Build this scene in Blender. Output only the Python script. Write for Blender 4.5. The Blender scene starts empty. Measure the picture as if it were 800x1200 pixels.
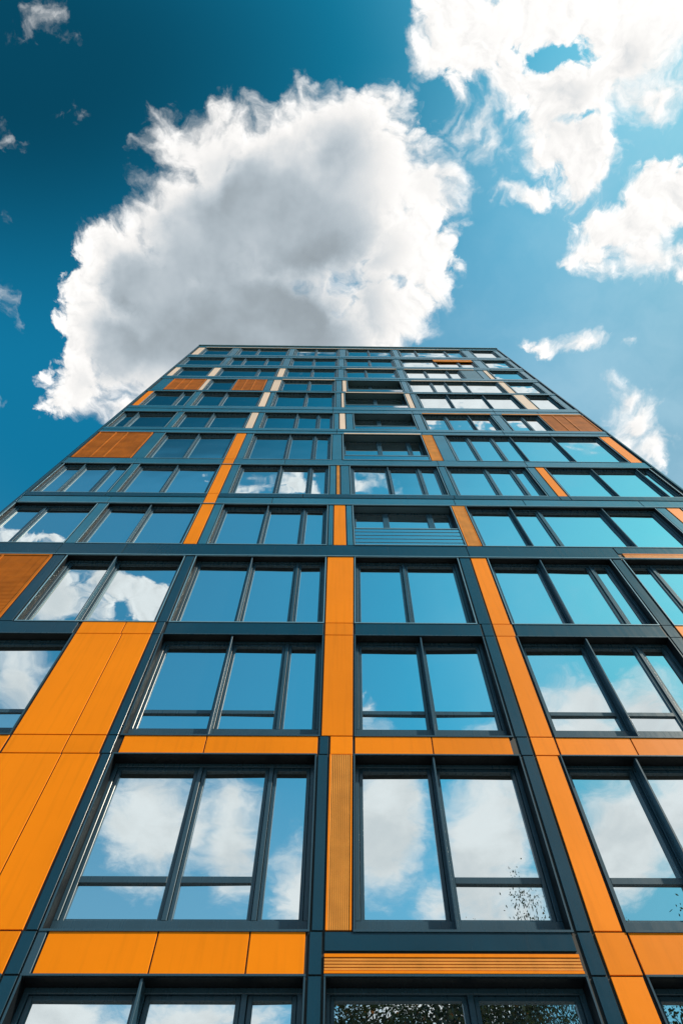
import bpy, bmesh, math, random
from mathutils import Vector, Matrix
random.seed(7)
S = bpy.context.scene
COL = S.collection
R = math.radians
EYE = 1.6            # the camera stands 1.6 m above the pavement; facade heights below are given from there

# ------------------------------------------------------------------ materials
def mat(name):
    m = bpy.data.materials.new(name); m.use_nodes = True
    nt = m.node_tree
    return m, nt, nt.nodes['Principled BSDF']

def coated(name, base, rough=.4, vary=.12, scale=1.3, spec=.5, bump=.0, dirt=0.0, metallic=0.0, tone=.06):
    m, nt, b = mat(name)
    tc = nt.nodes.new('ShaderNodeTexCoord')
    n = nt.nodes.new('ShaderNodeTexNoise'); n.inputs['Scale'].default_value = scale; n.inputs['Detail'].default_value = 6
    nt.links.new(tc.outputs['Object'], n.inputs['Vector'])
    r = nt.nodes.new('ShaderNodeMapRange'); r.inputs['From Min'].default_value = .3; r.inputs['From Max'].default_value = .7
    r.inputs['To Min'].default_value = 1 - vary; r.inputs['To Max'].default_value = 1 + vary
    nt.links.new(n.outputs['Fac'], r.inputs['Value'])
    mx = nt.nodes.new('ShaderNodeVectorMath'); mx.operation = 'SCALE'; mx.inputs[0].default_value = base
    nt.links.new(r.outputs[0], mx.inputs['Scale'])
    src = mx.outputs[0]
    oi = nt.nodes.new('ShaderNodeObjectInfo'); ro = nt.nodes.new('ShaderNodeMapRange')
    ro.inputs['To Min'].default_value = 1 - tone; ro.inputs['To Max'].default_value = 1 + tone
    nt.links.new(oi.outputs['Random'], ro.inputs['Value'])
    mo = nt.nodes.new('ShaderNodeVectorMath'); mo.operation = 'SCALE'
    nt.links.new(src, mo.inputs[0]); nt.links.new(ro.outputs[0], mo.inputs['Scale']); src = mo.outputs[0]
    # rain streaks: noise stretched along the height
    mp = nt.nodes.new('ShaderNodeMapping'); mp.inputs['Scale'].default_value = (9, 9, .5)
    nt.links.new(tc.outputs['Object'], mp.inputs['Vector'])
    n2 = nt.nodes.new('ShaderNodeTexNoise'); n2.inputs['Scale'].default_value = 1.5; n2.inputs['Detail'].default_value = 5
    nt.links.new(mp.outputs[0], n2.inputs['Vector'])
    r2 = nt.nodes.new('ShaderNodeMapRange'); r2.inputs['From Min'].default_value = .5; r2.inputs['From Max'].default_value = .75
    r2.inputs['To Min'].default_value = 1; r2.inputs['To Max'].default_value = 1 - dirt
    nt.links.new(n2.outputs['Fac'], r2.inputs['Value'])
    mx2 = nt.nodes.new('ShaderNodeVectorMath'); mx2.operation = 'SCALE'
    nt.links.new(src, mx2.inputs[0]); nt.links.new(r2.outputs[0], mx2.inputs['Scale'])
    nt.links.new(mx2.outputs[0], b.inputs['Base Color'])
    rr = nt.nodes.new('ShaderNodeMapRange'); rr.inputs['To Min'].default_value = rough - .07; rr.inputs['To Max'].default_value = rough + .07
    nt.links.new(n2.outputs['Fac'], rr.inputs['Value']); nt.links.new(rr.outputs[0], b.inputs['Roughness'])
    b.inputs['Specular IOR Level'].default_value = spec
    b.inputs['Metallic'].default_value = metallic
    if bump:
        n3 = nt.nodes.new('ShaderNodeTexNoise'); n3.inputs['Scale'].default_value = 2.2; n3.inputs['Detail'].default_value = 2
        nt.links.new(tc.outputs['Object'], n3.inputs['Vector'])
        bp = nt.nodes.new('ShaderNodeBump'); bp.inputs['Strength'].default_value = bump; bp.inputs['Distance'].default_value = .02
        nt.links.new(n3.outputs['Fac'], bp.inputs['Height']); nt.links.new(bp.outputs[0], b.inputs['Normal'])
    return m

M = {}
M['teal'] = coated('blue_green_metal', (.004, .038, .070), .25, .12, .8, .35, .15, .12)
M['blue'] = coated('blue_metal_haze_tint', (.022, .125, .205), .24, .12, .8, .5, .15, .10, tone=.1)  # bluer metal, lightened to put upper-storey haze and sky sheen into its colour
M['slate'] = coated('slate_frame_metal', (.022, .056, .088), .28, .10, 2.0, .5, 0, .08)
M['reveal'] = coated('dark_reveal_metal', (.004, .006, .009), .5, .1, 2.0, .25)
M['edge'] = coated('pale_edge_metal', (.13, .25, .34), .3, .1, 2.0, .9)
M['orange'] = coated('orange_panel', (.80, .210, .001), .52, .09, .4, .10, .18, .10)
M['pale'] = coated('pale_peach_panel', (.80, .56, .43), .4, .05, .5, .45, .1, .08)
M['rib'] = coated('tan_orange_rib', (.72, .27, .045), .55, .16, 3.0, .15, 0, .1)
M['ribback'] = coated('brown_rib_backing', (.20, .07, .014), .6, .1)
M['shutter'] = coated('burnt_orange_mesh', (.42, .115, .008), .6, .22, 2.0, .12, 0, .2)
M['joint'] = coated('black_joint', (.006, .007, .009), .7, .1)
M['grey'] = coated('grey_blue_panel', (.07, .13, .18), .4, .1)
M['render'] = coated('grey_side_cladding', (.10, .14, .17), .5, .1)

def glass_mat(name, tint, dark, fac0):
    m = bpy.data.materials.new(name); m.use_nodes = True; nt = m.node_tree; nt.nodes.clear()
    out = nt.nodes.new('ShaderNodeOutputMaterial')
    d = nt.nodes.new('ShaderNodeBsdfDiffuse'); d.inputs['Color'].default_value = (*dark, 1); d.inputs['Roughness'].default_value = 1
    g = nt.nodes.new('ShaderNodeBsdfGlossy'); g.inputs['Roughness'].default_value = .0
    g.inputs['Color'].default_value = (*tint, 1)
    lw = nt.nodes.new('ShaderNodeFresnel'); lw.inputs['IOR'].default_value = 1.5
    mr = nt.nodes.new('ShaderNodeMapRange'); mr.inputs['To Min'].default_value = fac0; mr.inputs['To Max'].default_value = 1.0
    nt.links.new(lw.outputs[0], mr.inputs['Value'])
    mx = nt.nodes.new('ShaderNodeMixShader')
    nt.links.new(mr.outputs[0], mx.inputs[0]); nt.links.new(d.outputs[0], mx.inputs[1]); nt.links.new(g.outputs[0], mx.inputs[2])
    # slight waviness of float glass
    tc = nt.nodes.new('ShaderNodeTexCoord')
    n = nt.nodes.new('ShaderNodeTexNoise'); n.inputs['Scale'].default_value = .9; n.inputs['Detail'].default_value = 1
    nt.links.new(tc.outputs['Object'], n.inputs['Vector'])
    bp = nt.nodes.new('ShaderNodeBump'); bp.inputs['Strength'].default_value = .12; bp.inputs['Distance'].default_value = .05
    nt.links.new(n.outputs['Fac'], bp.inputs['Height']); nt.links.new(bp.outputs[0], g.inputs['Normal'])
    nt.links.new(mx.outputs[0], out.inputs[0])
    return m
M['glass'] = glass_mat('coated_window_glass', (.80, .90, .94), (.045, .06, .07), .82)
M['glassdark'] = glass_mat('dark_door_glass', (.6, .68, .74), (.012, .018, .022), .35)
def balu_glass():
    m = bpy.data.materials.new('balustrade_glass'); m.use_nodes = True; nt = m.node_tree; nt.nodes.clear()
    out = nt.nodes.new('ShaderNodeOutputMaterial')
    t = nt.nodes.new('ShaderNodeBsdfTransparent'); t.inputs['Color'].default_value = (.75, .9, .95, 1)
    g = nt.nodes.new('ShaderNodeBsdfGlossy'); g.inputs['Roughness'].default_value = .02; g.inputs['Color'].default_value = (.9, .95, 1, 1)
    f = nt.nodes.new('ShaderNodeFresnel'); f.inputs['IOR'].default_value = 1.7
    mr = nt.nodes.new('ShaderNodeMapRange'); mr.inputs['To Min'].default_value = .6; mr.inputs['To Max'].default_value = 1
    mx = nt.nodes.new('ShaderNodeMixShader')
    nt.links.new(f.outputs[0], mr.inputs['Value']); nt.links.new(mr.outputs[0], mx.inputs[0])
    nt.links.new(t.outputs[0], mx.inputs[1]); nt.links.new(g.outputs[0], mx.inputs[2]); nt.links.new(mx.outputs[0], out.inputs[0])
    return m
M['balu'] = balu_glass()

# ------------------------------------------------------------------ mesh helper
WX = [-20, -8, -3.3, -.2, .3, 3, 10, 20]; WA = [-.1, -.1, -.1, 0, .2, .29, .35, .35]
def lerp_tab(x):
    if x <= WX[0]: return WA[0]
    for i in range(1, len(WX)):
        if x <= WX[i]:
            t = (x - WX[i-1]) / (WX[i] - WX[i-1]); return WA[i-1] * (1-t) + WA[i] * t
    return WA[-1]
def warp(x, y, z):
    # the plan widens a few centimetres over the lowest storeys
    t = min(max((z - 4.4) / 8.4, 0), 1) - .5
    return (x + t * lerp_tab(x), y, z + EYE)

class MB:
    def __init__(s): s.v = []; s.f = []
    def box(s, x0, x1, y0, y1, z0, z1, c=0.0, tx=0, tz=0):
        """box on the facade; c chamfers the front face, tx/tz tilt it out of plane (metres)"""
        if x1 <= x0 or z1 <= z0: return s
        c = min(c, (x1-x0)*.3, (z1-z0)*.3)
        n = len(s.v)
        def Y(y, i, k): return y + (tx if i else -tx) + (tz if k else -tz)
        ring = [(0, 0), (1, 0), (1, 1), (0, 1)]
        X = (x0, x1); Z = (z0, z1)
        for i, k in ring: s.v.append(warp(X[i], Y(y1, i, k), Z[k]))
        for i, k in ring: s.v.append(warp(X[i], Y(y0 + c, i, k), Z[k]))
        s.f += [(n, n+3, n+2, n+1)[::-1], ]
        for a in range(4):
            b = (a+1) % 4; s.f.append((n+a, n+b, n+4+b, n+4+a))
        if c > 0:
            X = (x0+c, x1-c); Z = (z0+c, z1-c)
            for i, k in ring: s.v.append(warp(X[i], Y(y0, i, k), Z[k]))
            for a in range(4):
                b = (a+1) % 4; s.f.append((n+4+a, n+4+b, n+8+b, n+8+a))
            s.f.append((n+8, n+9, n+10, n+11))
        else:
            s.f.append((n+4, n+5, n+6, n+7))
        return s
    def build(s, name, m, parent=None, label=None):
        me = bpy.data.meshes.new(name); me.from_pydata(s.v, [], s.f)
        bm = bmesh.new(); bm.from_mesh(me); bmesh.ops.recalc_face_normals(bm, faces=bm.faces); bm.to_mesh(me); bm.free()
        me.materials.append(M[m] if isinstance(m, str) else m)
        o = bpy.data.objects.new(name, me); COL.objects.link(o)
        if parent: o.parent = parent
        if label: o['label'] = label
        return o

# ------------------------------------------------------------------ the building
B = bpy.data.objects.new('apartment_building', None); COL.objects.link(B)
B['label'] = 'tall residential block with blue-green metal grid, mirror windows and scattered orange panels'
B['category'] = 'building'

XL, XR = -8.5, 9.8
G = .018
FACE, BACK = 0.0, .50

wall = MB()          # dark backing wall behind the cladding
def solid(x0, x1, z0, z1): wall.box(x0, x1, .016, BACK, z0, z1)

def panel(name, m, x0, x1, z0, z1, joints=(), th=.014, y=FACE, label=None):
    xs = [x0] + [j for j in joints if x0 < j < x1] + [x1]
    for a, b in zip(xs, xs[1:]):
        mb = MB(); jit = random.uniform(-.0006, .0006)
        mb.box(a + G/2, b - G/2, y, y + th, z0 + G/2, z1 - G/2, .002, jit, random.uniform(-.0006, .0006))
        mb.build(name, m, B, label)

def ribs_v(x0, x1, z0, z1, label=None, edge=True):
    b = MB().box(x0+.006, x1-.006, .02, .034, z0+.006, z1-.006).build('louvre_panel', 'ribback', B, label)
    r = MB(); n = max(3, int((x1-x0)/.027)); p = (x1-x0-.012)/n
    for i in range(n):
        a = x0 + .006 + i*p
        r.box(a, a + p*.70 + (.012 if i in (0, n-1) and edge else 0), -.006, .02, z0+.008, z1-.008)
    r.build('rib', 'rib', b)
    if edge:
        e = MB(); e.box(x0+.004, x0+.022, -.010, .03, z0+.006, z1-.006); e.box(x1-.022, x1-.004, -.010, .03, z0+.006, z1-.006)
        e.build('edge_strip', 'orange', b)

def ribs_h(x0, x1, z0, z1, label=None):
    b = MB().box(x0+.006, x1-.006, .02, .034, z0+.004, z1-.004).build('louvre_panel', 'ribback', B, label)
    r = MB(); n = max(2, int((z1-z0)/.030)); p = (z1-z0-.01)/n
    for i in range(n):
        a = z0 + .005 + i*p; r.box(x0+.008, x1-.008, -.006, .02, a, a+p*.68)
    r.build('rib', 'rib', b)
    e = MB(); e.box(x0+.006, x1-.006, -.012, .03, z1-.035, z1-.003); e.box(x0+.006, x1-.006, -.012, .03, z0+.003, z0+.028)
    e.build('edge_strip', 'orange', b)

def shutter(x0, x1, z0, z1, label):
    b = MB().box(x0+.01, x1-.01, .03, .05, z0+.01, z1-.01).build('sliding_shutter', 'ribback', B, label)
    r = MB(); p = .052; n = int((z1-z0-.1)/p)
    for i in range(n):
        a = z0 + .06 + i*p; r.box(x0+.05, x1-.05, .0, .03, a, a + p*.72)
    r.build('slat', 'shutter', b)
    e = MB(); w = .055
    e.box(x0+.008, x1-.008, -.015, .032, z0+.008, z0+w); e.box(x0+.008, x1-.008, -.015, .032, z1-w, z1-.008)
    e.box(x0+.008, x0+w, -.0145, .032, z0+w, z1-w); e.box(x1-w, x1-.008, -.0145, .032, z0+w, z1-w)
    t = x0 + (x1-x0)*.30
    e.box(t, t+.045, -.0145, .0, z0+w, z1-w); e.box(t+.42, t+.465, -.0145, .0, z0+w, z1-w)
    e.build('shutter_frame', 'shutter', b)

TAN = lambda z: z / 6.8
def window(x0, x1, z0, z1, d, mull, tr, row, dark=False):
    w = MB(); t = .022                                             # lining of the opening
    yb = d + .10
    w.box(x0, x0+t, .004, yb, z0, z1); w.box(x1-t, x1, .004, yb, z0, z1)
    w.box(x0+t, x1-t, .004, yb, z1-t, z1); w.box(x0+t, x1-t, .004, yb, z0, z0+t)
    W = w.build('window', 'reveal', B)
    lip = MB(); lip.box(x0-.004, x1+.004, -.012, .006, z0-.012, z0+.012); lip.box(x0-.002, x0+.016, -.008, .006, z0+.012, z1-.012)
    lip.box(x1-.016, x1+.002, -.008, .006, z0+.012, z1-.012); lip.box(x0-.004, x1+.004, -.010, .006, z1-.012, z1+.008)
    lip.build('trim', 'edge' if row > 2 else 'slate', W)
    a, b = x0 + t, x1 - t
    fw = .055
    hb = d*TAN(z0) + .075 if row in (0, 1, 2) else .09
    if row == 0: hb = .16
    f = MB(); y0, y1 = d-.055, d+.03
    f.box(a, b, y0, y1, z0+t, z0+hb, .004); f.box(a, b, y0, y1, z1-t-fw, z1-t, .004)
    f.box(a, a+fw, y0, y1, z0+hb, z1-t-fw, .004); f.box(b-fw, b, y0, y1, z0+hb, z1-t-fw, .004)
    xs = [a+fw]
    for mx, k in mull:
        if a + .2 < mx < b - .15:
            f.box(mx-.030, mx+.030, y0, y1, z0+hb, z1-t-fw, .004); xs += [mx-.030, mx+.030]
    xs.append(b-fw)
    f.build('frame', 'slate', W)
    s = MB(); g = MB(); sw = .048; zb, zt = z0+hb, z1-t-fw
    ys0, ys1 = d-.03, d+.012
    for i in range(len(xs)//2):
        p, q = xs[2*i]+.006, xs[2*i+1]-.006
        if q - p < .18: continue
        s.box(p, p+sw, ys0, ys1, zb+.004, zt-.006, .004); s.box(q-sw, q, ys0, ys1, zb+.004, zt-.006, .004)
        s.box(p+sw, q-sw, ys0, ys1, zb+.004, zb+sw*.7, .004); s.box(p+sw, q-sw, ys0, ys1, zt-sw-.006, zt-.006, .004)
        cuts = [(zb+sw*.7, zt-sw-.006)]
        if str(i) in tr:
            zc = zb + (.46 if row < 2 else .36)
            s.box(p+sw, q-sw, ys0, ys1, zc, zc+.085, .004)
            cuts = [(zb+sw*.7, zc), (zc+.085, zt-sw-.006)]
        tx = random.gauss(0, .0022); tz = random.gauss(0, .0024)
        for c0, c1 in cuts:
            g.box(p+sw-.01, q-sw+.01, d+.0, d+.008, c0-.01, c1+.01, 0, tx, tz)
    s.build('sash', 'slate', W)
    g.build('glass', 'glassdark' if dark else 'glass', W)
    for mx, k in mull:
        if k == 'f' and a + .2 < mx < b - .15:
            MB().box(mx-.014, mx+.014, .012, d-.055, z0+t, z1-t, .003).build('fin', 'slate', W)

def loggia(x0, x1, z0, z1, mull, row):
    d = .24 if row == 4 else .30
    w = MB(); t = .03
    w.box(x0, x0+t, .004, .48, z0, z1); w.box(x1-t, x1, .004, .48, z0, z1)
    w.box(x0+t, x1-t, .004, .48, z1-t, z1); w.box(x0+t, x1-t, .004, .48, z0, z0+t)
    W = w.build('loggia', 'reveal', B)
    lip = MB(); lip.box(x0-.004, x1+.004, -.02, .006, z0-.014, z0+.02); lip.box(x0-.004, x1+.004, -.014, .006, z1-.012, z1+.012)
    lip.box(x0-.003, x0+.02, -.008, .006, z0+.02, z1-.012); lip.box(x1-.02, x1+.003, -.008, .006, z0+.02, z1-.012)
    lip.build('trim', 'edge', W)
    sf = MB(); n = 7; p = (d-.06)/n
    for i in range(n): sf.box(x0+t, x1-t, .03+i*p, .03+i*p+p*.75, z1-t-.02, z1-t)
    sf.build('soffit_board', 'grey', W)
    f = MB(); a, b = x0+t, x1-t
    f.box(a, b, d-.03, d+.03, z1-t-.10, z1-t-.02, .004); f.box(a, b, d-.03, d+.03, z0+t, z0+t+.08, .004)
    f.box(a, a+.06, d-.03, d+.03, z0+t+.08, z1-t-.10, .004); f.box(b-.06, b, d-.03, d+.03, z0+t+.08, z1-t-.10, .004)
    xs = [a+.06]
    for mx, k in mull:
        f.box(mx-.075, mx+.075, d-.05, d+.03, z0+t+.08, z1-t-.10, .004); xs += [mx-.075, mx+.075]
    xs.append(b-.06)
    f.build('door_frame', 'slate', W)
    g = MB()
    for i in range(len(xs)//2):
        g.box(xs[2*i], xs[2*i+1], d+.0, d+.01, z0+t+.08, z1-t-.10, 0, random.gauss(0, .001), random.gauss(0, .001))
    g.build('glass', 'glass', W)
    bh = .95 if row == 4 else .5
    bl = MB().box(x0+t, x1-t, .022, .034, z0+.06, z0+bh).build('balustrade', 'balu', W)
    r = MB(); r.box(x0+t, x1-t, .008, .05, z0+bh, z0+bh+.035)
    if row == 4:
        for i in range(4):
            zz = z0 + .2 + i*.19; r.box(x0+t, x1-t, .012, .020, zz, zz+.009)
    else: r.box(x0+t, x1-t, .008, .05, z0+.03, z0+.06)
    r.build('rail', 'edge', bl)

THRU = -1
ROWS = [
(1.45, 3.96, .22, [('W', -8.5, -3.32, [(-6.9, 'f'), (-5.1, 'm')], '01'), ('P', -3.30, -3.14), ('W', -3.12, -.26, [(-1.9, 'f'), (-.87, 'm')], ''), ('P', -.24, -.07),
   ('W', -.04, 2.69, [(1.5, 'm')], ''), ('P', 2.73, 2.90), ('O', 2.92, 3.26), ('W', 3.29, 9.8, [(3.87, 'f'), (4.94, 'm'), (6.5, 'f'), (8, 'm')], '')]),
(4.40, 6.89, .22, [('O', -8.5, -3.30, [-6.4, -4.95, -3.84]), ('P', -3.28, -3.14), ('W', -3.12, -.24, [(-1.87, 'm'), (-.87, 'm')], '01'), ('P', -.22, -.06),
   ('L', -.04, .31), ('W', .33, 2.70, [(1.46, 'f')], '1'), ('P', 2.73, 2.90), ('O', 2.92, 3.24), ('W', 3.27, 9.8, [(4.34, 'f'), (5.53, 'm'), (7.2, 'f'), (8.6, 'm')], '0123')]),
(7.25, 9.80, .20, [('W', -8.5, -4.73, [(-6.4, 'm')], '01'), ('O', -4.70, -3.32, [-3.85]), ('P', -3.30, -3.15), ('W', -3.12, -.20, [(-1.85, 'f'), (-.85, 'm')], '01'),
   ('O', -.18, .32), ('W', .34, 2.68, [(1.54, 'f')], '01'), ('P', 2.71, 2.90), ('O', 2.92, 3.27), ('W', 3.30, 6.09, [(4.56, 'f'), (5.49, 'm')], '01'),
   ('P', 6.12, 6.33), ('L', 6.36, 6.9), ('W', 6.95, 9.8, [(8.3, 'f')], '01')]),
(10.19, 12.85, .19, [('S', -8.5, -6.30), ('P', -6.28, -6.02), ('W', -5.98, -3.33, [(-4.87, 'f')], ''), ('P', -3.31, -3.12), ('W', -3.09, -.20, [(-1.84, 'f'), (-.83, 'm')], ''),
   ('O', -.18, .32), ('W', .34, 2.64, [(1.42, 'm')], ''), ('P', 2.67, 2.90), ('O', 2.92, 3.27), ('W', 3.30, 6.09, [(4.49, 'f'), (5.61, 'm')], ''),
   ('P', 6.12, 6.33), ('W', 6.37, 9.8, [(7.0, 'm'), (8.4, 'f')], '')]),
(13.44, 15.82, .14, [('W', -8.5, -6.30, [(-7.66, 'm')], ''), ('P', -6.28, -6.04), ('W', -6.02, -3.54, [(-4.87, 'f')], ''), ('O', -3.52, -3.20), ('P', -3.18, -2.98),
   ('W', -2.96, -.20, [(-1.77, 'f'), (-.82, 'm')], ''), ('P', -.18, -.08), ('O', -.07, .19), ('P', .20, .33), ('B', .35, 2.95, [(1.21, 'm'), (2.36, 'm')]),
   ('L', 2.97, 3.31), ('W', 3.34, 8.45, [(4.54, 'f'), (5.27, 'm'), (7.0, 'f')], ''), ('P', 8.47, 8.72), ('O', 8.74, 9.1), ('W', 9.14, 9.76, [], '')]),
(16.57, 18.96, .11, [('W', -8.42, -6.29, [(-7.75, 'f'), (-6.85, 'm')], ''), ('P', -6.27, -6.09), ('W', -6.07, -3.54, [(-4.87, 'f')], ''), ('O', -3.52, -3.20), ('P', -3.18, -2.96),
   ('W', -2.94, -.20, [(-1.68, 'f'), (-.77, 'm')], ''), ('P', -.18, -.03), ('L', -.01, .07), ('P', .09, .31), ('W', .33, 3.03, [(1.49, 'f'), (2.43, 'm')], ''),
   ('P', 3.06, 3.26), ('W', 3.28, 5.80, [(4.52, 'm'), (5.33, 'm')], ''), ('P', 5.83, 6.07), ('O', 6.09, 6.36), ('W', 6.39, 9.68, [(7.85, 'f'), (9.27, 'f')], '')]),
(19.50, 22.30, .11, [('S', -8.44, -6.52), ('P', -6.49, -6.11), ('W', -6.09, -3.54, [(-4.87, 'f')], ''), ('O', -3.52, -3.18), ('P', -3.16, -2.94),
   ('W', -2.92, -.16, [(-1.62, 'f'), (-.74, 'm')], ''), ('P', -.14, .13), ('B', .16, 2.92, [(1.41, 'm'), (2.44, 'm')]), ('L', 2.95, 3.31), ('P', 3.33, 3.74),
   ('W', 3.76, 9.31, [(4.57, 'm'), (5.42, 'm'), (6.11, 'f'), (7.63, 'f')], ''), ('O', 9.35, 9.72)]),
(22.94, 25.16, .11, [('W', -8.44, -6.29, [(-7.85, 'f')], ''), ('P', -6.26, -6.07), ('W', -6.04, -3.36, [(-4.84, 'f')], ''), ('Q', -3.33, -3.06), ('P', -3.04, -2.84),
   ('W', -2.82, -.12, [(-1.53, 'f'), (-.7, 'm')], ''), ('P', -.10, .05), ('Q', .07, .26), ('P', .28, .54), ('B', .57, 2.90, [(1.57, 'm')]), ('P', 2.94, 3.22),
   ('W', 3.26, 6.04, [(4.21, 'm'), (5.13, 'f')], ''), ('P', 6.08, 6.40), ('W', 6.44, 7.95, [(7.27, 'm')], ''), ('S', 7.98, 9.74)]),
(26.10, 28.66, .11, [('O', -8.42, -8.18), ('W', -8.15, -6.28, [(-6.82, 'f')], ''), ('P', -6.25, -6.03), ('W', -6.0, -3.24, [(-4.87, 'f')], ''), ('Q', -3.21, -2.93),
   ('P', -2.90, -2.72), ('W', -2.69, -.07, [(-1.32, 'f')], ''), ('P', -.05, .13), ('Q', .15, .24), ('B', .26, 2.90, [(1.6, 'm')]), ('Q', 2.93, 3.14), ('P', 3.17, 3.40),
   ('W', 3.43, 7.77, [(4.81, 'f'), (6.43, 'f')], ''), ('Q', 7.81, 8.28), ('W', 8.32, 9.45, [], ''), ('P', 9.48, 9.72)]),
(28.97, 31.26, .085, [('P', -8.42, -7.88), ('S', -7.85, -6.28), ('Q', -6.25, -6.08), ('W', -6.05, -4.78, [], ''), ('S', -4.75, -3.33), ('P', -3.30, -3.02), ('Q', -2.99, -2.64),
   ('W', -2.61, -.08, [(-1.29, 'f')], ''), ('P', -.05, .17), ('Q', .20, .36), ('B', .40, 2.94, [(1.51, 'm')]), ('P', 2.98, 3.23), ('W', 3.26, 7.69, [(4.43, 'm'), (5.11, 'f'), (6.04, 'f')], ''),
   ('Q', 7.73, 8.03), ('W', 8.07, 9.45, [], ''), ('P', 9.48, 9.72)]),
(31.94, 34.07, .085, [('Q', -8.42, -8.17), ('W', -8.13, -6.43, [], ''), ('Q', -6.39, -6.05), ('W', -6.01, -3.0, [(-4.02, 'm')], ''), ('Q', -2.95, -2.65),
   ('W', -2.61, -.0, [(-1.25, 'f')], ''), ('P', .03, .28), ('W', .31, 2.98, [(1.39, 'f')], ''), ('P', 3.02, 3.33), ('W', 3.36, 6.31, [(4.47, 'm'), (5.62, 'f')], ''),
   ('G', 6.35, 7.18), ('P', 7.21, 7.53), ('Q', 7.57, 7.77), ('W', 7.83, 9.45, [], ''), ('P', 9.48, 9.72)]),
(34.78, 36.99, .085, [('W', -8.40, -6.23, [], ''), ('P', -6.19, -5.95), ('W', -5.91, -2.96, [(-5.13, 'f'), (-3.88, 'f')], ''), ('P', -2.91, -2.56),
   ('W', -2.51, .02, [(-1.27, 'f')], ''), ('P', .05, .30), ('W', .34, 3.04, [(1.7, 'm')], ''), ('P', 3.08, 3.37), ('W', 3.41, 7.52, [(5.36, 'm'), (6.65, 'm')], ''), ('P', 7.57, 8.0),
   ('W', 8.05, 9.48, [], ''), ('P', 9.52, 9.72)]),
(37.79, 40.19, .085, [('Q', -8.42, -8.04), ('W', -7.99, -6.29, [], ''), ('P', -6.25, -5.9), ('W', -5.85, -2.86, [(-4.7, 'f')], ''), ('P', -2.81, -2.52),
   ('W', -2.47, .06, [(-1.22, 'f')], ''), ('P', .10, .42), ('W', .47, 3.19, [(1.78, 'f')], ''), ('P', 3.24, 3.54), ('W', 3.59, 7.44, [(4.62, 'f'), (6.42, 'm')], ''),
   ('P', 7.49, 7.95), ('W', 8.0, 9.45, [], ''), ('P', 9.48, 9.72)]),
]
TOP = 40.82
SH = {3: 'burnt orange slatted shutter at the left edge of the facade', 6: 'burnt orange slatted shutter at the left corner',
      7: 'tan orange slatted shutter closed at the right corner', 9: 'light orange slatted shutter below the roof'}
for r, (z0, z1, d, items) in enumerate(ROWS):
    prev = XL
    for it in items:
        k, a, b = it[:3]
        op = k in 'WB'
        # backing wall behind everything that is not an opening
        if op:
            if a > prev: solid(prev, a, z0, z1)
            prev = b
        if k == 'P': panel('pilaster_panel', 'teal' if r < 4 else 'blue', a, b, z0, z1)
        elif k == 'O': panel('orange_panel', 'orange', a, b, z0 + (0 if r else -.0), z1, it[3] if len(it) > 3 else ())
        elif k == 'Q': panel('peach_panel', 'pale', a, b, z0, z1)
        elif k == 'G': panel('grey_panel', 'grey', a, b, z0, z1)
        elif k == 'L': ribs_v(a, b, z0, z1, edge=(b-a) > .15)
        elif k == 'S': shutter(a, b, z0, z1, SH.get(r))
        elif k == 'W': window(a, b, z0, z1, d, it[3], it[4], r)
        elif k == 'B': loggia(a, b, z0, z1, it[3], r)
    if prev < XR: solid(prev, XR, z0, z1)

# ---- bands between the storeys
def band(z0, z1, segs, r=None):
    """segs: (kind, x0, x1, joints)"""
    solid(XL, XR, z0, z1)
    for s in segs:
        k, a, b = s[:3]; j = s[3] if len(s) > 3 else ()
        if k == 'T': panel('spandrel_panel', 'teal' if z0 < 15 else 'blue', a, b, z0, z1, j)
        elif k == 'O': panel('orange_panel', 'orange', a, b, z0, z1, j)
        elif k == 'Q': panel('peach_panel', 'pale', a, b, z0, z1, j)
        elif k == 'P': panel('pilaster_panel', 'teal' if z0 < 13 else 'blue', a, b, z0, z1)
        elif k == 'H': ribs_h(a, b, z0, z1, 'orange ribbed strip across the spandrel')
zt = lambda r: ROWS[r][1]
zb = lambda r: ROWS[r][0]
# between the two lowest visible storeys
z0, z1 = zt(0), zb(1)
band(z0, z1, [('O', XL, -3.31, [-6.4, -4.95, -3.84]), ('P', -3.30, -3.14), ('O', -3.02, -.27, [-1.85, -.87]), ('P', -.24, -.07), ('P', 2.73, 2.90), ('O', 2.92, 3.27), ('O', 3.28, XR, [4.6, 6.2, 7.8])])
panel('spandrel_panel', 'teal', -.05, 2.68, 4.19, z1); ribs_h(-.05, 2.68, z0+.01, 4.165, 'orange ribbed strip across the spandrel')
MB().box(-3.125, -3.035, -.004, .03, z0, z1, .004).build('trim', 'slate', B)
band(zt(1), zb(2), [('O', XL, -4.72, [-6.4]), ('O', -4.70, -3.32, [-3.85]), ('P', -3.30, -3.15), ('O', -3.06, -.22, [-1.85]), ('P', -.205, -.06), ('O', -.04, .32), ('O', .34, 2.62, [1.47]),
     ('P', 2.72, 2.90), ('O', 2.92, 3.28), ('O', 3.29, XR, [4.4, 5.9, 7.6])])
band(zt(2), zb(3), [('T', XL, -4.76), ('O', -4.70, -3.32, [-3.88]), ('P', -3.30, -3.15), ('T', -3.10, -.20), ('O', -.18, .32), ('T', .34, 2.69), ('P', 2.71, 2.90), ('O', 2.92, 3.29),
     ('T', 3.31, 6.08), ('P', 6.12, 6.33), ('O', 6.36, 6.9), ('T', 6.93, XR)])
band(zt(3), zb(4), [('T', XL, 6.36, [-6.3, -4.8, 2.92])])
panel('spandrel_panel', 'teal', 6.37, XR, zt(3)+.26, zb(4)); ribs_h(6.46, XR, zt(3)+.01, zt(3)+.25, 'orange ribbed strip over the right-hand window')
z0, z1 = zt(4), zb(5)
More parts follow.
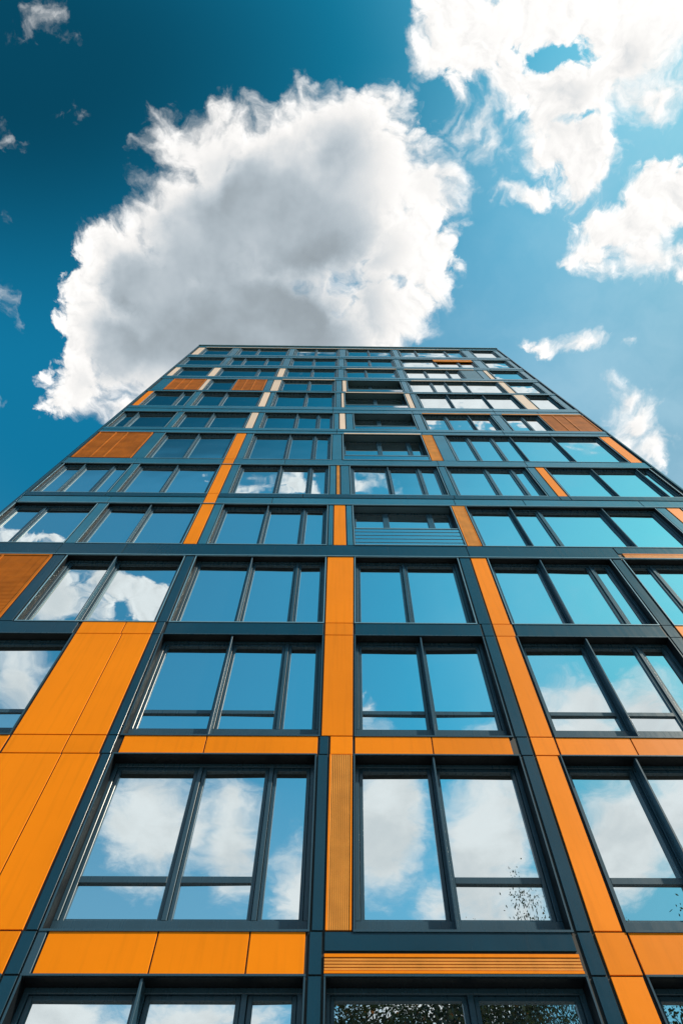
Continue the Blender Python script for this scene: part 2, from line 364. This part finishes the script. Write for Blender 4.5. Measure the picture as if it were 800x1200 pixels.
for a, b in ((XL, -3.53), (-3.19, XR)):
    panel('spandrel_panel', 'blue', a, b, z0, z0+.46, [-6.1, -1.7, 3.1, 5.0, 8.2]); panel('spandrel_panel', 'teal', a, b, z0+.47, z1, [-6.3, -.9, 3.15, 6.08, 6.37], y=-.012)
solid(XL, XR, z0, z1)
panel('orange_panel', 'orange', -3.52, -3.20, z0, z1)
z0, z1 = zt(5), zb(6)
band(z0, z1, [('T', XL, -3.53, [-6.3]), ('O', -3.52, -3.19), ('T', -3.18, XR, [-1.6, 3.1, 5.9])])
J = [-6.2, -3.1, -.1, 3.1, 6.2, 7.8]
for r in range(6, 12):
    jj = [j + random.uniform(-.3, .3) for j in J]
    z0, z1 = zt(r), zb(r+1)
    if z1 - z0 > .5:
        zm = z0 + (z1-z0)*.55
        solid(XL, XR, z0, z1)
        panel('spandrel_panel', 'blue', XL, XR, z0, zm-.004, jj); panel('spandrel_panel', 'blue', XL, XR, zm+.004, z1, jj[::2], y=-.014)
    else: band(z0, z1, [('T', XL, XR, jj)])
# thin peach lintel strips that catch the light under some upper bands
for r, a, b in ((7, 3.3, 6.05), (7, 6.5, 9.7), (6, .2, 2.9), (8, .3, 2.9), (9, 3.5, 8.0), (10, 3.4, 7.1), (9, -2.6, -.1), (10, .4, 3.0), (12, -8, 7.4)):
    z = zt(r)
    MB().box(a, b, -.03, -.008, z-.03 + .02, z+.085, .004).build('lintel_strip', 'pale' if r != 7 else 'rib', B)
ribs_h(5.3, 7.5, 36.45, 36.98, 'light orange blind under the roofline')
# parapet and coping
band(zt(12), TOP, [('T', XL, XR, J)])
MB().box(XL-.06, XR+.06, -.07, .5, TOP+.004, TOP+.10, .01).build('coping', 'edge', B)
# pale strips added along each band, edge highlights put into their colour
de = 0
for r in range(2, 13):
    for z in ((zt(r)+.001),):
        mb = MB().box(XL, XR, -.022, -.002, z+.004, z+.026)
        if r not in (2,): mb.build('highlight_strip', 'edge', B)
# corner posts
for x0, x1 in ((XL-.075, XL-.005), (XR+.005, XR+.075)):
    mb = MB()
    zs = [-1.6] + [z for r in ROWS for z in (r[0], r[1])] + [TOP]
    for a, b in zip(zs, zs[1:]): mb.box(x0, x1, -.03, .5, a + .003, b - .003, .006)
    mb.build('corner_post', 'teal', B)
# base storey below the first visible one
band(.95, zb(0), [('T', XL, XR, [-6, -3.2, -.15, 2.8, 5.5])])
gx = [(-8.2, -3.4), (-3.0, -.3), (.0, 2.6), (3.3, 9.5)]
px = XL
for a, b in gx:
    solid(px, a, -1.6, .95)
    panel('orange_panel' if b < 0 else 'pilaster_panel', 'orange' if b < 0 else 'teal', px, a, -1.6, .95); px = b
    window(a, b, -1.55, .95, .22, [((a+b)/2, 'f')], '', 0)
solid(px, XR, -1.6, .95); panel('pilaster_panel', 'teal', px, XR, -1.6, .95)
wall.build('wall', 'joint', B)
# the mass of the building behind the facade: side walls, roof
mb = MB(); zs = [-1.6, 4.4, 12.8, TOP]
for a, b in zip(zs, zs[1:]): mb.box(XL-.02, XR+.02, BACK, 15.0, a, b)
mb.build('side_wall', 'render', B)
def rear_wall_windows():
    for side, x in ((-1, XL-.02), (1, XR+.02)):
        for r in range(13):
            for k in range(3):
                m = MB()
                y = 2.2 + k*4.2
                z0 = ROWS[r][0] + .6
                m.box(min(x, x+side*.03), max(x, x+side*.03), y, y+1.3, z0, z0+1.5)
                m.build('side_window', 'glass', B)
rear_wall_windows()
MB().box(XL+2, XR-3, 3, 11, TOP+.0, TOP+2.2).build('roof_plant_room', 'render', B)

# ------------------------------------------------------------------ ground
def flat(name, x0, x1, y0, y1, z, m, kind='structure', th=None):
    me = bpy.data.meshes.new(name)
    if th is None:
        me.from_pydata([(x0, y0, z), (x1, y0, z), (x1, y1, z), (x0, y1, z)], [], [(0, 1, 2, 3)])
    else:
        v = [(x, y, zz) for zz in (z-th, z) for x, y in ((x0, y0), (x1, y0), (x1, y1), (x0, y1))]
        me.from_pydata(v, [], [(3, 2, 1, 0), (4, 5, 6, 7), (0, 1, 5, 4), (1, 2, 6, 5), (2, 3, 7, 6), (3, 0, 4, 7)])
    me.materials.append(m); o = bpy.data.objects.new(name, me); COL.objects.link(o); o['kind'] = kind
    return o
def ground_mat(name, c1, c2, scale, brick=None):
    m, nt, b = mat(name)
    tc = nt.nodes.new('ShaderNodeTexCoord')
    n = nt.nodes.new('ShaderNodeTexNoise'); n.inputs['Scale'].default_value = scale; n.inputs['Detail'].default_value = 10
    nt.links.new(tc.outputs['Object'], n.inputs['Vector'])
    cr = nt.nodes.new('ShaderNodeValToRGB'); cr.color_ramp.elements[0].position = .3; cr.color_ramp.elements[1].position = .7
    cr.color_ramp.elements[0].color = (*c1, 1); cr.color_ramp.elements[1].color = (*c2, 1)
    nt.links.new(n.outputs['Fac'], cr.inputs[0]); col = cr.outputs[0]
    if brick:
        bt = nt.nodes.new('ShaderNodeTexBrick'); bt.inputs['Scale'].default_value = 1; bt.inputs['Brick Width'].default_value = brick; bt.inputs['Row Height'].default_value = brick
        bt.offset = 0; bt.inputs['Mortar Size'].default_value = .008; bt.inputs['Color2'].default_value = (*c2, 1); bt.inputs['Mortar'].default_value = (.05, .05, .05, 1)
        nt.links.new(tc.outputs['Object'], bt.inputs['Vector']); nt.links.new(col, bt.inputs['Color1']); col = bt.outputs['Color']
    nt.links.new(col, b.inputs['Base Color']); b.inputs['Roughness'].default_value = .85
    return m
gm = ground_mat('grass', (.03, .06, .015), (.07, .11, .03), 2)
pm = ground_mat('concrete_paving', (.18, .175, .165), (.26, .25, .24), 3, .6)
am = ground_mat('asphalt', (.04, .04, .042), (.06, .06, .06), 8)
flat('ground', -1500, 1500, -1500, 1500, -.13, gm)
flat('pavement', -60, 60, -11, 15.2, 0, pm, th=.125)
flat('road', -300, 300, -19.5, -11.15, -.122, am)
km = ground_mat('kerb_stone', (.25, .25, .24), (.35, .34, .33), 5)
flat('kerb', -60, 60, -11.15, -11.004, .004, km, th=.14)
wm = ground_mat('road_paint', (.6, .6, .58), (.8, .8, .78), 12)
for i in range(24):
    o = flat('road_marking', -60+i*5, -57.5+i*5, -15.4, -15.28, -.118, wm)

# ------------------------------------------------------------------ trees across the road (they show only in the window glass)
def leaf_mat():
    m = bpy.data.materials.new('leaf'); m.use_nodes = True; nt = m.node_tree; nt.nodes.clear()
    out = nt.nodes.new('ShaderNodeOutputMaterial')
    at = nt.nodes.new('ShaderNodeAttribute'); at.attribute_name = 'tone'
    cr = nt.nodes.new('ShaderNodeValToRGB'); e = cr.color_ramp.elements
    e[0].color = (.008, .014, .004, 1); e[1].color = (.26, .09, .02, 1); e[1].position = 1
    x = e.new(.55); x.color = (.02, .032, .008, 1); x = e.new(.86); x.color = (.035, .035, .01, 1)
    nt.links.new(at.outputs['Fac'], cr.inputs[0])
    d = nt.nodes.new('ShaderNodeBsdfDiffuse'); t = nt.nodes.new('ShaderNodeBsdfTranslucent'); g = nt.nodes.new('ShaderNodeBsdfGlossy'); g.inputs['Roughness'].default_value = .35
    nt.links.new(cr.outputs[0], d.inputs['Color']); nt.links.new(cr.outputs[0], t.inputs['Color'])
    a = nt.nodes.new('ShaderNodeMixShader'); a.inputs[0].default_value = .35
    nt.links.new(d.outputs[0], a.inputs[1]); nt.links.new(t.outputs[0], a.inputs[2])
    b = nt.nodes.new('ShaderNodeMixShader'); b.inputs[0].default_value = .05
    nt.links.new(a.outputs[0], b.inputs[1]); nt.links.new(g.outputs[0], b.inputs[2]); nt.links.new(b.outputs[0], out.inputs[0])
    return m
LEAF = leaf_mat(); BARK = coated('bark', (.09, .065, .045), .9, .3, 4)
def tree(x, y, h, rad, seed, label, nleaf=15000, base=.35):
    rnd = random.Random(seed)
    root = bpy.data.objects.new('leafy_tree', None); COL.objects.link(root); root.location = (x, y, -.13)
    root['label'] = label; root['category'] = 'tree'; root['group'] = 'trees across the road'
    bm = bmesh.new(); tips = []
    def limb(p0, d, L, r0, depth):
        segs = 5; p = p0.copy(); prev = None; dd = d.normalized()
        for i in range(segs+1):
            r = r0 * (1 - .6*i/segs)
            u = dd.orthogonal().normalized(); w = dd.cross(u)
            ring = [bm.verts.new(p + (u*math.cos(t) + w*math.sin(t))*r) for t in [k*math.pi/4 for k in range(8)]]
            if prev:
                for k in range(8): bm.faces.new((prev[k], prev[(k+1) % 8], ring[(k+1) % 8], ring[k]))
            prev = ring
            if i < segs:
                if depth < 3 and i >= (2 if depth == 0 else 1):
                    for q in range(2 if depth else 3):
                        a = rnd.uniform(0, 2*math.pi); s = (u*math.cos(a) + w*math.sin(a))
                        nd = (dd*.75 + s*.8 + Vector((0, 0, .15))).normalized()
                        limb(p.copy(), nd, L*rnd.uniform(.5, .68), r*.5, depth+1)
                dd = (dd + Vector((rnd.uniform(-.14, .14), rnd.uniform(-.14, .14), rnd.uniform(-.02, .1)))).normalized()
                p = p + dd*(L/segs)
            if depth >= 2: tips.append(p.copy())
    limb(Vector((0, 0, 0)), Vector((0, 0, 1)), h*.72, h*.022, 0)
    me = bpy.data.meshes.new('trunk'); bm.to_mesh(me); bm.free(); me.materials.append(BARK)
    for p in me.polygons: p.use_smooth = True
    o = bpy.data.objects.new('trunk', me); COL.objects.link(o); o.parent = root
    zmax = max(t.z for t in tips)
    v = []; f = []; tone = []
    for i in range(nleaf):
        t = rnd.choice(tips)
        c = t + Vector((rnd.gauss(0, .5), rnd.gauss(0, .5), rnd.gauss(0, .4)))
        a = Vector((rnd.gauss(0, 1), rnd.gauss(0, 1), rnd.gauss(0, 1))).normalized(); b = a.orthogonal().normalized()
        L = rnd.uniform(.06, .125); W = L*.5
        n = len(v); v += [c - a*L, c + b*W, c + a*L, c - b*W]; f.append((n, n+1, n+2, n+3))
        tn = min(1, max(0, rnd.gauss(.38, .24))); tone += [tn]*4
    me = bpy.data.meshes.new('crown'); me.from_pydata(v, [], f); me.materials.append(LEAF)
    at = me.attributes.new('tone', 'FLOAT', 'POINT'); at.data.foreach_set('value', tone)
    o = bpy.data.objects.new('crown', me); COL.objects.link(o); o.parent = root
    k = h / zmax
    root.scale = (k*rad, k*rad, k)
tree(4.5, -23, 20.6, 1.0, 3, 'tree mirrored in the lowest middle windows, seen only as a reflection', 190000)
tree(8.9, -22, 21.5, .5, 5, 'slender taller tree whose tip is mirrored in the middle window above the ribbed strip', 100000)
tree(16.0, -23, 19.6, .95, 9, 'tree mirrored in the lowest right window, seen only as a reflection', 80000)

# ------------------------------------------------------------------ sky
MAIN = [(-0.055, -0.035, 0.15, 0.119), (-0.176, -0.107, 0.072, 0.056), (-0.191, 0.016, 0.116, 0.102), (-0.277, 0.075, 0.1, 0.095), (-0.334, 0.012, 0.032, 0.028), (-0.337, 0.155, 0.075, 0.089), (-0.391, 0.214, 0.05, 0.053), (-0.431, 0.255, 0.022, 0.014), (-0.002, -0.124, 0.104, 0.06), (-0.036, -0.161, 0.032, 0.021), (0.051, -0.079, 0.094, 0.073), (0.123, -0.059, 0.062, 0.048), (0.092, 0.024, 0.068, 0.063), (0.057, 0.095, 0.064, 0.067), (-0.135, 0.134, 0.193, 0.113), (0.007, 0.157, 0.065, 0.077), (-0.229, 0.173, 0.144, 0.09), (0.059, 0.157, 0.039, 0.019), (-0.303, 0.253, 0.081, 0.03), (0.05, 0.125, 0.055, 0.055)]
RIGHT = [(0.129, -0.216, 0.035, 0.026), (0.177, -0.244, 0.06, 0.028), (0.17, -0.199, 0.033, 0.028), (0.241, -0.254, 0.065, 0.022), (0.315, -0.268, 0.076, 0.024), (0.192, -0.141, 0.025, 0.034), (0.28, -0.172, 0.051, 0.038), (0.329, -0.182, 0.068, 0.047), (0.378, -0.22, 0.061, 0.055), (0.421, -0.252, 0.055, 0.062), (0.401, -0.164, 0.051, 0.027), (0.311, -0.118, 0.058, 0.045), (0.334, -0.072, 0.033, 0.04), (0.292, -0.087, 0.041, 0.021), (0.222, -0.18, 0.045, 0.024), (0.456, -0.042, 0.054, 0.035), (0.415, -0.003, 0.059, 0.036), (0.376, 0.024, 0.035, 0.029), (0.442, 0.043, 0.045, 0.023), (0.495, -0.053, 0.036, 0.032), (0.39, 0.157, 0.045, 0.012), (0.485, 0.287, 0.033, 0.043), (0.457, 0.252, 0.022, 0.022), (0.527, 0.323, 0.028, 0.026), (0.11, 0.137, 0.028, 0.015), (0.165, -0.126, 0.016, 0.01), (0.145, -0.157, 0.009, 0.015), (0.238, -0.047, 0.024, 0.006)]
SMALL = [(-0.372, -0.243, 0.037, 0.016), (-0.347, -0.226, 0.017, 0.009), (-0.341, -0.124, 0.014, 0.007), (-0.45, -0.104, 0.009, 0.009), (-0.493, 0.089, 0.011, 0.012), (-0.086, -0.205, 0.007, 0.005), (-0.463, -0.001, 0.024, 0.004), (-0.525, 0.256, 0.019, 0.007)]
REFL = [(-0.388, -1.174, 0.096, 0.141), (-0.254, -1.239, 0.062, 0.174), (-0.082, -1.45, 0.05, 0.144), (0.093, -1.171, 0.078, 0.194), (0.34, -1.222, 0.094, 0.226), (0.413, -1.448, 0.09, 0.09), (0.223, -1.449, 0.028, 0.06), (0.652, -1.274, 0.115, 0.206), (0.744, -1.167, 0.075, 0.155), (0.059, -0.932, 0.034, 0.062), (0.457, -0.875, 0.077, 0.082), (0.606, -0.895, 0.077, 0.087), (0.699, -0.928, 0.069, 0.067), (-0.618, -0.84, 0.046, 0.084), (-0.498, -0.617, 0.069, 0.065), (-0.408, -0.58, 0.034, 0.039), (-0.343, -0.637, 0.044, 0.051), (-0.155, -0.402, 0.02, 0.014), (-0.072, -0.4, 0.023, 0.015), (0.046, -0.398, 0.02, 0.011), (-0.507, -0.496, 0.044, 0.01), (-0.708, -1.888, 0.133, 0.112), (-0.352, -1.887, 0.134, 0.067), (0.253, -1.905, 0.203, 0.076)]
HOLES = [(0.283, -0.215, 0.055, 0.018), (0.235, -0.225, 0.02, 0.012), (0.345, -0.135, 0.022, 0.008), (0.263, -0.212, 0.033, 0.013), (0.21, -0.142, 0.016, 0.01), (0.189, -0.117, 0.012, 0.008)]
GREY = [(-0.081, 0.026, 0.185, 0.137), (-0.248, 0.098, 0.139, 0.134), (-0.122, 0.134, 0.219, 0.088), (0.004, -0.084, 0.07, 0.062), (-0.319, 0.161, 0.091, 0.077), (0.31, -0.155, 0.045, 0.035), (0.375, -0.215, 0.04, 0.03)]

SUN_EL, SUN_AZ = 42, 62          # azimuth measured from the facade's outward normal towards +X
sd = Vector((math.cos(R(SUN_EL))*math.sin(R(SUN_AZ)), -math.cos(R(SUN_EL))*math.cos(R(SUN_AZ)), math.sin(R(SUN_EL))))
W = bpy.data.worlds.new('World'); S.world = W; W.use_nodes = True
nt = W.node_tree; N = nt.nodes; L = nt.links; N.clear()
def nd(t, **k):
    n = N.new(t)
    for a, b in k.items(): setattr(n, a, b)
    return n
def con(n, i, v):
    if hasattr(v, 'is_output') or isinstance(v, bpy.types.NodeSocket): L.new(v, n.inputs[i])
    else: n.inputs[i].default_value = v
def math_(op, a, b=None, c=None, clamp=False):
    n = nd('ShaderNodeMath', operation=op, use_clamp=clamp); con(n, 0, a)
    if b is not None: con(n, 1, b)
    if c is not None: con(n, 2, c)
    return n.outputs[0]
def vec(op, a, b=None, c=None):
    n = nd('ShaderNodeVectorMath', operation=op); con(n, 0, a)
    if b is not None: con(n, 'Scale' if op == 'SCALE' else 1, b)
    if c is not None: con(n, 2, c)
    return n.outputs['Value' if op in ('LENGTH', 'DOT_PRODUCT') else 'Vector']
def smooth(v, a, b, lo=0., hi=1.):
    n = nd('ShaderNodeMapRange', interpolation_type='SMOOTHSTEP'); con(n, 'Value', v)
    for k, x in (('From Min', a), ('From Max', b), ('To Min', lo), ('To Max', hi)): con(n, k, x)
    return n.outputs[0]
def noise(p, scale, detail=6, rough=.55, lac=2.0, out='Fac', dist=0.):
    n = nd('ShaderNodeTexNoise', noise_dimensions='2D'); n.inputs['Scale'].default_value = scale; n.inputs['Detail'].default_value = detail
    n.inputs['Roughness'].default_value = rough; n.inputs['Lacunarity'].default_value = lac; n.inputs['Distortion'].default_value = dist
    L.new(p, n.inputs['Vector']); return n.outputs[out]
tc = nd('ShaderNodeTexCoord')
sep = nd('ShaderNodeSeparateXYZ'); L.new(tc.outputs['Generated'], sep.inputs[0])
zc = math_('MAXIMUM', sep.outputs[2], .04)
cb = nd('ShaderNodeCombineXYZ'); L.new(math_('DIVIDE', sep.outputs[0], zc), cb.inputs[0]); L.new(math_('DIVIDE', sep.outputs[1], zc), cb.inputs[1])
P0 = cb.outputs[0]                     # position on a flat cloud layer of unit height
# ragged outlines: push the position about with two sizes of turbulence
w1 = vec('SCALE', vec('SUBTRACT', noise(P0, 9, 2, .5, out='Color'), (.5, .5, .5)), .06)
w2 = vec('SCALE', vec('SUBTRACT', noise(P0, 34, 4, .6, out='Color'), (.5, .5, .5)), .020)
PW = vec('MULTIPLY', vec('ADD', vec('ADD', P0, w1), w2), (1, 1, 0))
def union(blobs, p, k=.02, start=None):
    acc = start
    for cx, cy, rx, ry in blobs:
        rm = math.sqrt(rx*ry)
        q = vec('SUBTRACT', p, (cx, cy, 0)); q = vec('MULTIPLY', q, (1/rx, 1/ry, 0)); l = vec('LENGTH', q)
        f = math_('MULTIPLY_ADD', l, -rm, rm)
        acc = f if acc is None else math_('SMOOTH_MAX', acc, f, k)
    return acc
plen = vec('LENGTH', P0)
MAIN = [(a, b + .012, c, d) for a, b, c, d in MAIN]
RIGHT = [(a, b, c*.94, d*.95) for a, b, c, d in RIGHT]
FA = union(MAIN + RIGHT + [(a, b, c*1.05, d*1.08) if b < -1 else (a, b, c, d) for a, b, c, d in REFL], PW)
FS = union([(a, b, c*.8, d*.8) for a, b, c, d in SMALL], PW)
# other clouds far from the part the camera sees directly
gen = noise(P0, 1.15, 5, .5)
far = smooth(vec('LENGTH', P0), 1.9, 2.6, -.30, .0)
FG = math_('ADD', math_('MULTIPLY_ADD', gen, .9, -.47), far)
FA = math_('MAXIMUM', FA, FG)
FH = union(HOLES, PW, .01)
FA = math_('MINIMUM', FA, math_('MULTIPLY', FH, -1.6))
# billowing detail, sampled here and a little way towards the sun for relief
sdir = Vector((sd.x, sd.y, 0)).normalized()
def fbm(p):
    a = noise(p, 15, 11, .60, 2.1)
    v = nd('ShaderNodeTexVoronoi', feature='SMOOTH_F1', voronoi_dimensions='2D'); v.inputs['Scale'].default_value = 26; v.inputs['Smoothness'].default_value = .6
    v.inputs['Detail'].default_value = 3; v.inputs['Roughness'].default_value = .55; L.new(p, v.inputs['Vector'])
    return math_('MULTIPLY_ADD', v.outputs['Distance'], -.25, math_('ADD', a, .115))
dA = fbm(PW); PB = vec('ADD', PW, tuple(sdir*.010)); dB = fbm(PB)
F = math_('ADD', FA, math_('MULTIPLY_ADD', math_('SUBTRACT', dA, .52), .088, math_('ADD', .024, smooth(plen, .75, 1.0, 0, .045))))
soft = math_('ADD', smooth(noise(P0, 5.5, 2, .5), .38, .62, .012, .050), smooth(plen, .75, 1.0, 0, .09))
alpha = smooth(F, -.004, soft)
Fw = math_('ADD', FS, math_('MULTIPLY_ADD', math_('SUBTRACT', dA, .52), .16, .008))
alpha = math_('MAXIMUM', alpha, smooth(Fw, -.012, .05, 0, .6))
thick = smooth(math_('ADD', math_('MULTIPLY', FA, .78), math_('MULTIPLY', F, .22)), .0, .062)
gm_ = smooth(union(GREY, PW, .05), -.02, .075)
big = noise(P0, 4.2, 5, .55)
relief = math_('MULTIPLY', math_('SUBTRACT', dB, dA), -1)      # > 0 where the surface faces the sun
lum = math_('SUBTRACT', 1.0, math_('MULTIPLY', math_('MULTIPLY', thick, gm_), .45))
lum = math_('SUBTRACT', lum, math_('MULTIPLY', thick, smooth(big, .36, .68, -.03, .16)))
inner = math_('SUBTRACT', 1.0, math_('MULTIPLY', smooth(F, .015, .075), .93))
lum = math_('ADD', lum, math_('MULTIPLY', math_('MULTIPLY', relief, inner), .62))
lum = math_('MAXIMUM', lum, .2)
mixc = nd('ShaderNodeMix', data_type='RGBA')
con(mixc, 0, smooth(lum, .45, .95)); mixc.inputs[6].default_value = (.82, .95, 1.05, 1); mixc.inputs[7].default_value = (1.0, .985, .965, 1)
CLOUD = 8.6
ccol = vec('SCALE', vec('SCALE', mixc.outputs[2], lum), CLOUD)
sky = nd('ShaderNodeTexSky'); sky.sky_type = 'NISHITA'; sky.sun_disc = False
sky.sun_elevation = R(SUN_EL); sky.sun_rotation = math.atan2(sd.x, sd.y); sky.altitude = 200; sky.air_density = 1.0; sky.dust_density = 1.6; sky.ozone_density = 2.0
sepP = nd('ShaderNodeSeparateXYZ'); L.new(P0, sepP.inputs[0])
deep = smooth(math_('MAXIMUM', vec('LENGTH', vec('MULTIPLY', vec('SUBTRACT', P0, (-.42, -.20, 0)), (.85, 1.7, 1))), smooth(sepP.outputs[1], -.26, -.42, 0, .66)), .08, .70, .95, 3.1)
deep = math_('SUBTRACT', deep, smooth(sepP.outputs[0], .2, .7, 0, 1.25))
skyc = vec('SCALE', vec('MULTIPLY', sky.outputs[0], (.025, .47, .485)), deep)
# thin high veil, thicker towards the sun
dsun = vec('DOT_PRODUCT', tc.outputs['Generated'], tuple(sd))
veil = math_('MULTIPLY', smooth(math_('MULTIPLY_ADD', math_('MAXIMUM', sep.outputs[1], -.2), .5, dsun), .62, 1.02, .0, .74), smooth(noise(PW, 3.0, 6, .6), .3, .7, .7, 1.1))
veil = math_('MAXIMUM', veil, math_('MAXIMUM', smooth(plen, .6, 1.6, 0, .34), smooth(sepP.outputs[1], -.27, -.42, 0, .09)))
m1 = nd('ShaderNodeMix', data_type='RGBA'); con(m1, 0, veil); L.new(skyc, m1.inputs[6]); m1.inputs[7].default_value = (4.4, 6.3, 7.3, 1)
m2 = nd('ShaderNodeMix', data_type='RGBA'); con(m2, 0, alpha); L.new(m1.outputs[2], m2.inputs[6]); L.new(ccol, m2.inputs[7])
bg = nd('ShaderNodeBackground'); bg.inputs['Strength'].default_value = .09; L.new(m2.outputs[2], bg.inputs['Color'])
out = nd('ShaderNodeOutputWorld'); L.new(bg.outputs[0], out.inputs[0])
W.cycles.sampling_method = 'MANUAL'; W.cycles.sample_map_resolution = 512

sl = bpy.data.lights.new('sun', 'SUN'); sl.energy = 5; sl.angle = R(1.5); sl.color = (1, .88, .70)
so = bpy.data.objects.new('sun', sl); COL.objects.link(so); so.rotation_euler = sd.to_track_quat('Z', 'Y').to_euler(); so.location = (20, -20, 50)

# ------------------------------------------------------------------ camera
cam = bpy.data.cameras.new('camera'); co = bpy.data.objects.new('camera', cam); COL.objects.link(co)
r_ = Vector((0.999917, -0.011827, -0.005062)); u_ = Vector((-0.008766, -0.914346, 0.40484)); w_ = Vector((0.009417, 0.404762, 0.914374))
if u_.z < 0: u_ = -u_
mt = Matrix((( r_.x, u_.x, -w_.x), (r_.y, u_.y, -w_.y), (r_.z, u_.z, -w_.z))).to_4x4()
mt.translation = (0, -6.8, EYE); co.matrix_world = mt
cam.sensor_fit = 'VERTICAL'; cam.sensor_height = 36; cam.lens = 22.5; cam.clip_end = 5000; cam.clip_start = .05
S.camera = co
S.view_settings.view_transform = 'Standard'; S.view_settings.look = 'None'; S.view_settings.exposure = 0.4; S.view_settings.gamma = 1
S.cycles.use_denoising = True; S.cycles.max_bounces = 8; S.cycles.glossy_bounces = 5; S.cycles.transparent_max_bounces = 8
S.cycles.sample_clamp_indirect = 8
